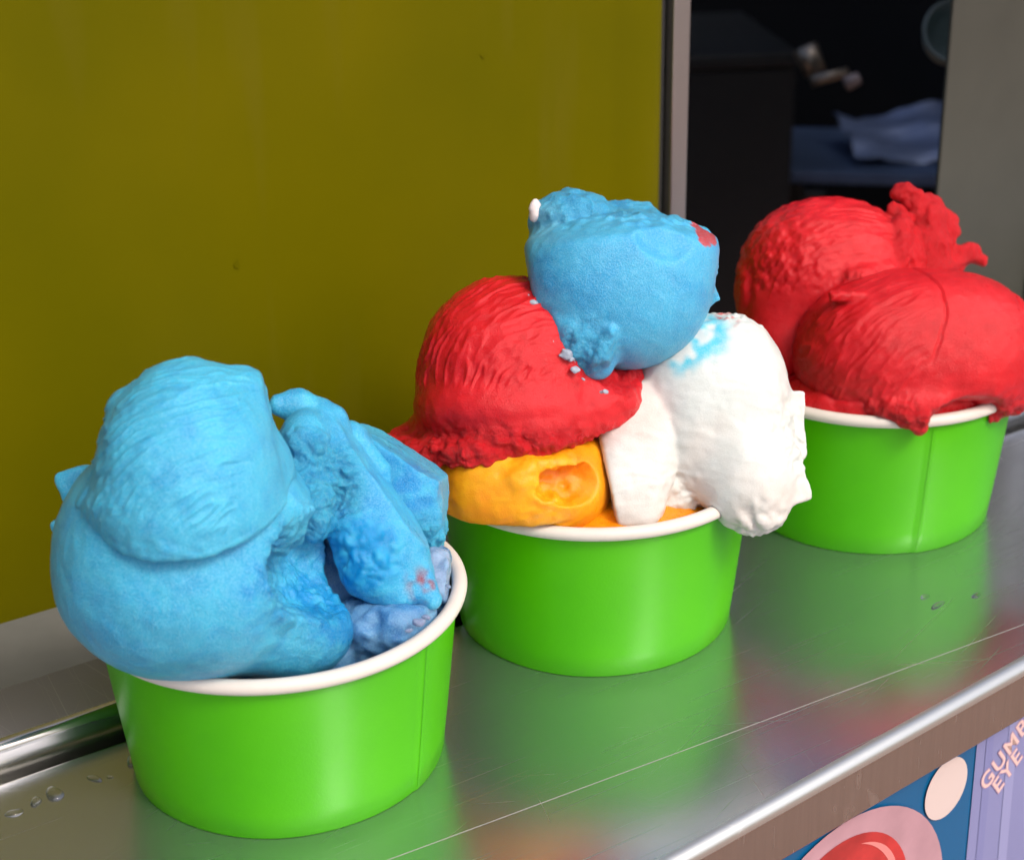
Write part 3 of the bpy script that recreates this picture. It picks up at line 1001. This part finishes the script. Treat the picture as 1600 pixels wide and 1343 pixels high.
tag(o, "half melted purplish blue sorbet lying low inside the blue cup", "sorbet scoop", GB)
# small smears left on the rim
for k, (x, y, w_, r_) in enumerate(((655, 972, 30.5, 1.1), (668, 963, 28.5, .8), (640, 985, 32.5, .7), (700, 915, 18, .6))):
    c_ = S(x, y, w_)
    sculpt("smear", A, lambda P: ell(P, c_, (r_ * 1.6, r_ * .8, r_)), c_ - 4, c_ + 4, M['blue'], .3, None, (.22, .26, .42), .5, lambda P: vec_noise(P, 2, .6, 1, 180 + k), parent=o)

# ================================================================== cup of four flavours
B = Frame(1); S = B.p
# mango, low in the front left
cM = S(812, 757, 22)
hol = S(900, 752, 47)
def f_man(P):
    d = sup(P, cM, (25.5, 16, 27), 2.4)
    d = smin(d, ell(P, S(738, 737, 20), (9.5, 10.5, 14)), 3)
    d = smin(d, ell(P, S(885, 712, 24), (12, 8, 12)), 4)
    cut = np.maximum(ell(P, hol, (15, 6.8, 8.5), axes((1, -.12, 0), (.12, 1, .2))), np.maximum(plane(P, S(836, 757, 46), (-1, .1, 0)), plane(P, S(890, 727, 46), (-.16, 1, 0))))
    d = smax(d, -cut, .25)
    d = smin(d, chain(P, [S(792, 768, 44), S(815, 748, 47), S(827, 733, 48)], [4, 3.0, 2.2], 2.5), 2.5)
    d = smin(d, ell(P, S(831, 762, 47), (1.6, 2.6, 2)), 1)
    rad, hg = B.cyl(P)
    return smax(d, np.minimum(rad - 45.5, 3.6 - hg), 1.2)                # rests on the rim
o = sculpt("sorbet_scoop", B, f_man, cM - (32, 22, 30), cM + (34, 20, 34), M['mango'], .45, lambda V, n_: .45 * fbm(V, 14, 2, 81) + .16 * fbm(V, 3, 2, 82) + wrinkles(V, S(740, 640, 30), 5, .18, 1.0, 84),
           lambda V, n_: lerp(MANGO_F, MANGO_D, np.clip(.3 + .7 * fbm(V, 9, 3, 83) + near(V, S(895, 752, 36), 5, 11) * .8, 0, 1)), .1,
           lambda P: vec_noise(P, 3.6, 1.1, 2, 85) * near(P, S(850, 750, 42), 5, 16)[:, None])
tag(o, "orange mango scoop squeezed low in the cup under the red scoop", "sorbet scoop", GM)

# coconut: a large scoop hanging over the right rim with a folded slice beside it
cW = S(1112, 640, 16)
def f_coco(P):
    ax = axes((1, .12, 0), (-.12, 1, 0))
    d = sup(P, cW, (22.5, 27.5, 20), 2.5, ax)
    d = smax(d, -plane(P, S(1012, 700, 20), (.88, .34, .1)) - 0.0, 1.5)       # slanting left side
    d = smin(d, ell(P, S(1168, 748, 29), (13.5, 14.5, 10)), 5)
    d = smax(d, plane(P, S(1150, 488, 20), (.1, 1, .15)), 1.2)
    d = smin(d, ell(P, S(1190, 792, 31), (7, 7.5, 5.5)), 3)
    d = smin(d, rbox(P, S(1222, 742, 30), (6.4, 9, 1.9), .9, axes((1, .35, -.3), (-.3, 1, 0))), 1.5)
    d = smin(d, rbox(P, S(1248, 650, 18), (5.6, 7.2, 1.6), .6, axes((1, -.1, -.25), (.15, 1, 0))), .6)
    d = smin(d, rbox(P, S(1240, 690, 20), (4.2, 5.4, 1.4), .6, axes((1, .5, -.25), (-.4, 1, 0))), .6)
    # folded slice to the left
    sl = sup(P, S(990, 716, 28), (11.5, 22, 9.5), 3.2, axes((1, -.22, -.1), (.30, 1, -.22)))
    sl = smax(sl, -plane(P, S(952, 760, 36), (.95, .18, 0)), 1.2)
    d = smin(d, sl, .8)
    d = smin(d, ell(P, S(1050, 755, 20), (9, 12, 10)), 1)
    return d
def c_coco(V, Nn):
    t = np.clip(.45 + .8 * fbm(V, 16, 3, 91) - .02 * V[:, 1], 0, 1)
    c = lerp(WHITE_F, WHITE_W, t * .6)
    cy = np.clip(near2(V, S(1098, 522, 30), 4, 10) * 1.0 + near2(V, S(1060, 555, 30), 2.5, 7.5) * .9, 0, 1) * sstep(fbm(V, 5, 3, 93), -.45, .25)
    c = lerp((0, 0, 0), (.07, .55, .70), cy) + c * (1 - cy[:, None])
    rd = np.clip(near2(V, S(1140, 493, 30), 1, 4.5), 0, 1) * sstep(fbm(V, 2, 2, 95), 0, .5)
    pk = near(V, S(985, 650, 30), 4, 16) * .45
    mg = near(V, S(945, 750, 28), 1, 5) * sstep(fbm(V, 1.8, 2, 98), .05, .45) * .8
    c = lerp((0, 0, 0), (.55, .03, .03), rd) + c * (1 - rd[:, None])
    c = lerp((0, 0, 0), (.85, .40, .33), pk) + c * (1 - pk[:, None])
    return lerp((0, 0, 0), (.8, .28, .05), mg) + c * (1 - mg[:, None])
o = sculpt("sorbet_scoop", B, f_coco, S(905, 855, -12), S(1290, 455, 50), M['white'], .45,
           lambda V, n_: .4 * fbm(V, 18, 2, 96) + .12 * fbm(V, 4, 3, 97) + crumb(V, 4.5, .8, 99) * np.clip(near(V, S(1185, 805, 30), 4, 10) + near(V, S(1225, 700, 26), 5, 12) + near(V, S(1065, 770, 24), 4, 9), 0, 1) + wrinkles(V, S(1010, 900, 30), 7.5, .2, 1.0, 101, (1, .7, 1), 4), c_coco, .05,
           lambda P: vec_noise(P, 3.4, 1.15, 3, 103) * np.clip(.15 + near(P, S(1235, 690, 24), 9, 18) + near(P, S(1185, 810, 30), 5, 13) + .4 * near(P, S(1040, 760, 30), 5, 12) + sstep(P[:, 1], S(0, 530, 20)[1], S(0, 500, 20)[1]), 0, 1)[:, None])
tag(o, "creamy white scoop spilling over the right rim with a pale blue stain", "sorbet scoop", GM)

# red with ragged skirt
cR = S(802, 585, 24)
sk = S(793, 655, 26)
axS = axes((1, .2, 0), (-.2, .93, .33))
def f_red(P):
    d = sup(P, cR, (27, 27.5, 26), 2.1, axes((1, -.08, 0), (.08, 1, 0)))
    d = smax(d, plane(P, S(905, 520, 24), (.86, .5, -.1)), 2)
    q = (P - sk) @ axS
    rr_ = np.hypot(q[:, 0] / 1.0, q[:, 2] / .86)
    ang = np.arctan2(q[:, 2], q[:, 0])
    lim = 28.5 + 3.4 * np.sin(3 * ang + .6) * .4 + 1.2 * np.sin(7 * ang) + 7.5 * np.exp(-((np.abs(ang) - 3.14) / .42) ** 2) + 7.5 * np.exp(-(ang / .40) ** 2)
    disc = np.maximum(rr_ - lim, np.abs(q[:, 1] + 1.2) - 4.3)
    disc = smax(rr_ - lim, np.abs(q[:, 1] + 1.2 - .12 * (rr_ - 25)) - (5.2 - .07 * rr_), 2.0)
    d = smin(d, ell(P, S(798, 640, 26), (27, 11, 26)), 5)
    d = smin(d, ell(P, S(935, 628, 32), (11, 7.5, 9)), 4)
    d = smin(d, ell(P, S(958, 590, 22), (9, 8, 9)), 4)
    return smin(d, disc, 5.0)
def d_red(V, Nn):
    top = sstep(V[:, 1], S(0, 612, 40)[1], S(0, 592, 40)[1])
    return (.4 * fbm(V, 18, 2, 111) + wrinkles(V, S(880, 640, 40), 2.7, .75, top, 113, (1, 1, 1.1), 2.4) + top * .2 * fbm(V, 3, 3, 112)
            + (1 - top) * .15 * fbm(V, 3, 2, 115) + crumb(V, 4.8, 1.0, 116) * sstep(-V[:, 1], -S(0, 660, 30)[1], -S(0, 690, 30)[1]))
def red_col(seed, deep=None):
    def f(V, Nn):
        t = np.clip(.35 + .7 * fbm(V, 8, 4, seed) + (deep(V) if deep else 0), 0, 1)
        return lerp(RED_F, RED_D, t)
    return f
red2 = sculpt("sorbet_scoop", B, f_red, sk - (46, 24, 38), S(1030, 395, 58), M['red'], .42, d_red, red_col(117), .12,
              lambda P: vec_noise(P, 4.0, 1.0, 3, 118) * np.clip(.2 + .9 * (1 - sstep(P[:, 1], S(0, 690, 30)[1], S(0, 640, 30)[1])) + near(P, S(965, 605, 34), 4, 12), 0, 1.2)[:, None],
              torn=lambda V: 1 - sstep(V[:, 1], S(0, 690, 34)[1], S(0, 650, 34)[1]) + near(V, S(960, 610, 34), 3, 9))
tag(red2, "red scoop with ragged skirt sitting on the mango scoop", "sorbet scoop", GM)

# blue on top
cC = S(968, 408, 30)
def f_top(P):
    d = sup(P, cC, (27.4, 30, 23), 2.25, axes((1, -.16, 0), (.16, 1, 0)))
    d = smax(d, plane(P, S(1118, 430, 30), (.97, -.10, 0)), 1.0)
    d = smax(d, plane(P, S(822, 400, 30), (-.98, -.12, 0)), 1.5)
    d = smax(d, ell(P, S(972, 638, 16), (52, 56, 62)), 2.2)                 # scraped top
    d = smin(d, ell(P, S(893, 345, 22), (12.5, 8.5, 12)), 3)
    d = smin(d, cap(P, S(888, 320, 18), S(894, 303, 16), 4.5, 1.6), 3)
    d = smin(d, cap(P, S(880, 338, 18), S(1000, 338, 18), 4.5, 4.0), 4)
    d = smax(d, -ell(P, S(1062, 358, 53), (12, 9, 6)), .8)
    d = smin(d, cap(P, S(1095, 455, 30), S(1124, 466, 30), 4.5, .8), 2)
    fl = ell(P, S(916, 545, 42), (6.5, 10, 4.5), axes((.75, .66, 0), (-.66, .75, .25)))
    fl = smin(fl, cap(P, S(878, 501, 43), S(905, 530, 45), 1.8, 3.6), 3)
    fl = smin(fl, cap(P, S(938, 552, 46), S(953, 520, 49), 3.2, 1.4), 3)
    return smin(d, fl, 2.5)
def c_top(V, Nn):
    t = sstep(fbm(V, 11, 4, 131) - .15, -.3, .8) * .55
    c = lerp((.060, .45, .74), BLUE_D, t)
    rd = sstep(np.clip(near2(V, S(1101, 374, 34), 1.0, 5) + near2(V, S(1084, 354, 30), .6, 3.4), 0, 1) * (1 + .8 * fbm(V, 4, 2, 139)), .42, .62)
    pl = near(V, S(850, 360, 30), 3, 10) * .3
    c = c * (1 - pl[:, None]) + np.array([.30, .62, .70]) * pl[:, None]
    return lerp((0, 0, 0), (.55, .025, .03), rd) + c * (1 - rd[:, None])
blu2 = sculpt("sorbet_scoop", B, f_top, cC - (32, 36, 28), cC + (33, 27, 30), M['blue'], .42,
              lambda V, n_: .35 * fbm(V, 18, 2, 133) + .1 * fbm(V, 2.4, 2, 134) + crumb(V, 4.6, .8, 135) * near(V, S(918, 545, 48), 5, 10), c_top, 0.0,
              lambda P: vec_noise(P, 3.6, 1.0, 3, 136) * np.clip(sstep(P[:, 1], S(0, 385, 30)[1], S(0, 345, 30)[1]) + near(P, S(925, 545, 50), 5, 12) + near(P, S(1115, 440, 30), 4, 10), .1, 1)[:, None],
              torn=lambda V: near(V, S(920, 545, 48), 5, 10) + .8 * sstep(V[:, 1], S(0, 352, 30)[1], S(0, 335, 30)[1]))
tag(blu2, "smooth blue scoop balanced on top of the red and white scoops", "sorbet scoop", GM)
# white crumb stuck to its top left
sculpt("crumb", B, lambda P: ell(P, S(837, 328, 29), (1.9, 3.2, 2)), S(837, 328, 29) - 6, S(837, 328, 29) + 6, M['white'], .5, None, (.8, .7, .68), 0.0,
       lambda P: vec_noise(P, 3, .8, 2, 137), parent=blu2)
# frosty crumbs scattered on the red scoop
for k, (x, y, r_) in enumerate(((828, 462, 1.0), (835, 475, 1.6), (833, 487, .8), (862, 535, .9), (884, 553, 2.0), (892, 562, 1.3), (899, 578, 1.4), (910, 592, .9), (944, 611, 1.2), (860, 522, .7))):
    w_ = (40, 42, 43, 46, 47, 47, 47, 47, 48, 44)[k]
    c_ = S(x, y, w_)
    sculpt("crumb", B, lambda P: ell(P, c_, (r_ * .95, r_ * .75, r_ * .8)), c_ - 4, c_ + 4, M['white'], .3, None, (.36, .42, .52), 0.0,
           lambda P: vec_noise(P, 1.7, .9, 1, 140 + k), parent=red2)

# ================================================================== cup of red sorbet
D = Frame(2); S = D.p
cE = S(1292, 430, 2)
def f_rb(P):
    d = sup(P, cE, (29, 25.5, 26), 2.1)
    d = smin(d, ell(P, S(1225, 510, 4), (14.5, 20, 16)), 6)
    d = smin(d, ell(P, S(1166, 452, 4), (4.4, 10, 9)), 1.0)
    fr_ = ell(P, S(1442, 388, 3), (10, 14, 6))
    fr_ = smin(fr_, chain(P, [S(1385, 440, 14), S(1402, 395, 17), S(1408, 352, 15)], [6, 5.2, 3.4], 1.2), .8)
    fr_ = smin(fr_, chain(P, [S(1418, 440, 12), S(1425, 400, 14), S(1424, 365, 12)], [6, 4, 2.6], 1.2), .8)
    fr_ = smin(fr_, chain(P, [S(1448, 430, 6), S(1450, 380, 6), S(1450, 335, 6), S(1450, 318, 6)], [8, 7.5, 6, 3.6], 2), .8)
    fr_ = smin(fr_, chain(P, [S(1442, 338, 8), S(1428, 312, 9), S(1416, 302, 9), S(1404, 302, 9)], [3.8, 3.2, 3.4, 2.4], .8), .8)
    fr_ = smin(fr_, chain(P, [S(1455, 350, 6), S(1470, 338, 6), S(1484, 345, 6), S(1489, 362, 6), S(1484, 374, 6)], [4.5, 2.6, 2.4, 2.8, 2.2], .6), .8)
    fr_ = smin(fr_, chain(P, [S(1460, 425, 6), S(1490, 407, 4), S(1514, 396, 4), S(1533, 406, 4)], [6, 4.8, 3.6, 2.2], 1.2), 1.2)
    fr_ = smin(fr_, chain(P, [S(1410, 345, 10), S(1398, 330, 10), S(1393, 325, 10)], [3.4, 2.6, 1.8], .8), .8)
    fr_ = smin(fr_, chain(P, [S(1300, 470, 26), S(1345, 440, 26), S(1380, 425, 22)], [3.5, 5, 5], 2), 2)
    return smin(d, fr_, 1.0)
def d_rb(V, Nn):
    frill = sstep(V[:, 0], S(1370, 0, 8)[0], S(1395, 0, 8)[0])
    up = sstep(V[:, 1], S(0, 470, 20)[1], S(0, 445, 20)[1])
    return (.4 * fbm(V, 18, 2, 151) + wrinkles(V, S(1350, 560, 20), 3.0, .6, up * (1 - frill), 153) + .5 * fbm(V, 3.2, 3, 155) * up * (1 - frill) * (1 - sstep(V[:, 0], S(1230, 0, 8)[0], S(1330, 0, 8)[0]) * .7)
            + frill * crumb(V, 4.6, .55, 154) + near(V, S(1340, 450, 26), 4, 9) * crumb(V, 4, 1.2, 156))
o = sculpt("sorbet_scoop", D, f_rb, S(1130, 620, -30), S(1545, 275, 34) + (9, 3, 0), M['red'], .48, d_rb, red_col(157), .1,
           lambda P: vec_noise(P, 4.5, 1.1, 3, 158) * (.10 + .6 * sstep(P[:, 0], S(1330, 0, 8)[0], S(1390, 0, 8)[0]))[:, None],
           torn=lambda V: .8 * sstep(V[:, 0], S(1360, 0, 8)[0], S(1400, 0, 8)[0]) + near(V, S(1340, 450, 24), 4, 10))
tag(o, "red scoop with a curly torn frill at the back of the red cup", "sorbet scoop", GR)

cF = S(1432, 550, 22)
def f_rf(P):
    d = sup(P, cF, (39, 26.5, 29), 2.25)
    d = smin(d, ell(P, S(1435, 640, 42), (13, 6.5, 7)), 5)
    d = smin(d, cap(P, S(1432, 650, 46), S(1440, 668, 45), 4.0, 2.2), 2)
    d = smin(d, ell(P, S(1575, 600, 24), (12, 8, 12)), 4)
    d = smin(d, ell(P, S(1610, 615, 14), (10, 4.5, 10)), 3)
    d = smax(d, -ell(P, S(1535, 668, 46), (17, 9.5, 17)), 1.2)
    d = smin(d, rbox(P, S(1335, 463, 40), (8, 1.6, 2.2), 1.0, axes((1, -.02, 0), (.02, 1, .3))), .8)
    return d
def d_rf(V, Nn):
    lft = 1 - sstep(V[:, 0], S(1390, 0, 40)[0], S(1460, 0, 40)[0])
    q = V - S(1464, 500, 40)
    crack = np.exp(-((q[:, 0] + .035 * q[:, 1] ** 2 * .5 - 1.2 * np.sin(q[:, 1] * .16) + .5 * fbm(V, 6, 2, 170)) / .45) ** 2) * sstep(q[:, 1], -17, -8)
    q2 = V - S(1590, 520, 30)
    crack2 = np.exp(-((q2[:, 0] + .4 * q2[:, 1] * .3 + .5 * fbm(V, 6, 2, 171)) / .6) ** 2)
    return (.4 * fbm(V, 18, 2, 161) + wrinkles(V, S(1560, 690, 40), 3.0, .65, .15 + .85 * lft, 163, (1.2, 1, 1)) - .8 * crack - .7 * crack2 + .15 * fbm(V, 3, 2, 164)
            + crumb(V, 4.8, .75, 165) * (1 - sstep(V[:, 1], S(0, 645, 42)[1], S(0, 605, 42)[1])))
o = sculpt("sorbet_scoop", D, f_rf, cF - (48, 36, 34), cF + (52, 32, 36), M['red'], .48, d_rf, red_col(167), .1,
           lambda P: vec_noise(P, 4, 1.0, 3, 168) * (.1 + .9 * (1 - sstep(P[:, 1], S(0, 650, 42)[1], S(0, 600, 42)[1])))[:, None],
           torn=lambda V: 1 - sstep(V[:, 1], S(0, 650, 42)[1], S(0, 615, 42)[1]))
tag(o, "broad cracked red scoop at the front of the red cup dripping over its rim", "sorbet scoop", GR)
# red base filling the cup
o = sculpt("sorbet_scoop", D, lambda P: ell(P, (0, -16, 0), (46, 20, 44)), (-46, -42, -46), (48, 8, 46), M['red'], .9, lambda V, n_: .8 * fbm(V, 8, 3, 171), red_col(172, lambda V: .3), .2, None, contain=True)
tag(o, "deep red sorbet lying in shadow below the rim of the red cup", "sorbet scoop", GR)
# mango base filling the middle cup
o = sculpt("sorbet_scoop", B, lambda P: ell(P, (6, -24, -2), (46, 20, 44)), (-46, -50, -46), (48, 10, 46), M['mango'], .9, lambda V, n_: .8 * fbm(V, 8, 3, 173), MANGO_D, .2, None, contain=True)
tag(o, "orange sorbet peeping out below the white scoop at the front rim", "sorbet scoop", GM)

# ------------------------------------------------------------------ water drops on the steel
def glass():
    mt, nt, b = new_mat("water")
    b.inputs["Base Color"].default_value = (1, 1, 1, 1)
    b.inputs["Roughness"].default_value = .02
    b.inputs["IOR"].default_value = 1.33
    b.inputs["Transmission Weight"].default_value = 1.0
    return mt
M['water'] = glass()
def drop(px, py, rx, ry, hgt, rot, label):
    d = FW + RT * (px - CX) / F_PX + UP * (CY - py) / F_PX
    q = CAM + d * (-CAM[2] / d[2])
    prof = [(math.cos(a) , math.sin(a)) for a in [math.pi / 2 * k / 6 for k in range(7)]]
    V, Fc = [(0, 0, hgt)], []
    ns = 20
    for k in range(5, -1, -1):
        r_, z_ = prof[k]
        for s_ in range(ns):
            a = 2 * math.pi * s_ / ns
            wob = 1 + .14 * math.sin(2 * a + px) + .09 * math.sin(3 * a + py)
            x, y = rx * r_ * math.cos(a) * wob, ry * r_ * math.sin(a) * wob
            V.append((x * math.cos(rot) - y * math.sin(rot), x * math.sin(rot) + y * math.cos(rot), hgt * z_))
    for s_ in range(ns):
        Fc.append((0, 1 + s_, 1 + (s_ + 1) % ns))
        for k in range(5):
            Fc.append((1 + k * ns + s_, 1 + (k + 1) * ns + s_, 1 + (k + 1) * ns + (s_ + 1) % ns, 1 + k * ns + (s_ + 1) % ns))
    o = link("water_drop", mesh("water_drop", V, Fc), M['water'], None, smooth=True)
    o.location = (q[0], q[1], .0001)
    tag(o, label, "water drop", "water drops on the counter")
drop(85, 1240, .0022, .0030, .0011, .3, "largest round water drop on the steel left of the blue cup")
drop(56, 1252, .0014, .0018, .0008, .2, "small water drop beside the largest drop at the far left")
drop(22, 1270, .0022, .0011, .0008, .5, "oval water drop nearest the left edge of the photo")
drop(148, 1216, .0023, .0009, .0007, -.3, "long thin water drop between the track groove and the blue cup")
drop(172, 1213, .0008, .0005, .0004, .2, "tiny water speck just left of the blue cup")
drop(205, 1190, .0012, .0024, .0012, .2, "water bead touching the left foot of the blue cup")
drop(1465, 945, .0030, .0010, .0006, .7, "thin smear of water on the steel in front of the red cup")
drop(1445, 932, .0016, .0008, .0006, .3, "small water drop on the steel in front of the red cup")
drop(1525, 930, .0022, .0008, .0005, .8, "faint water streak right of the other drops near the red cup")
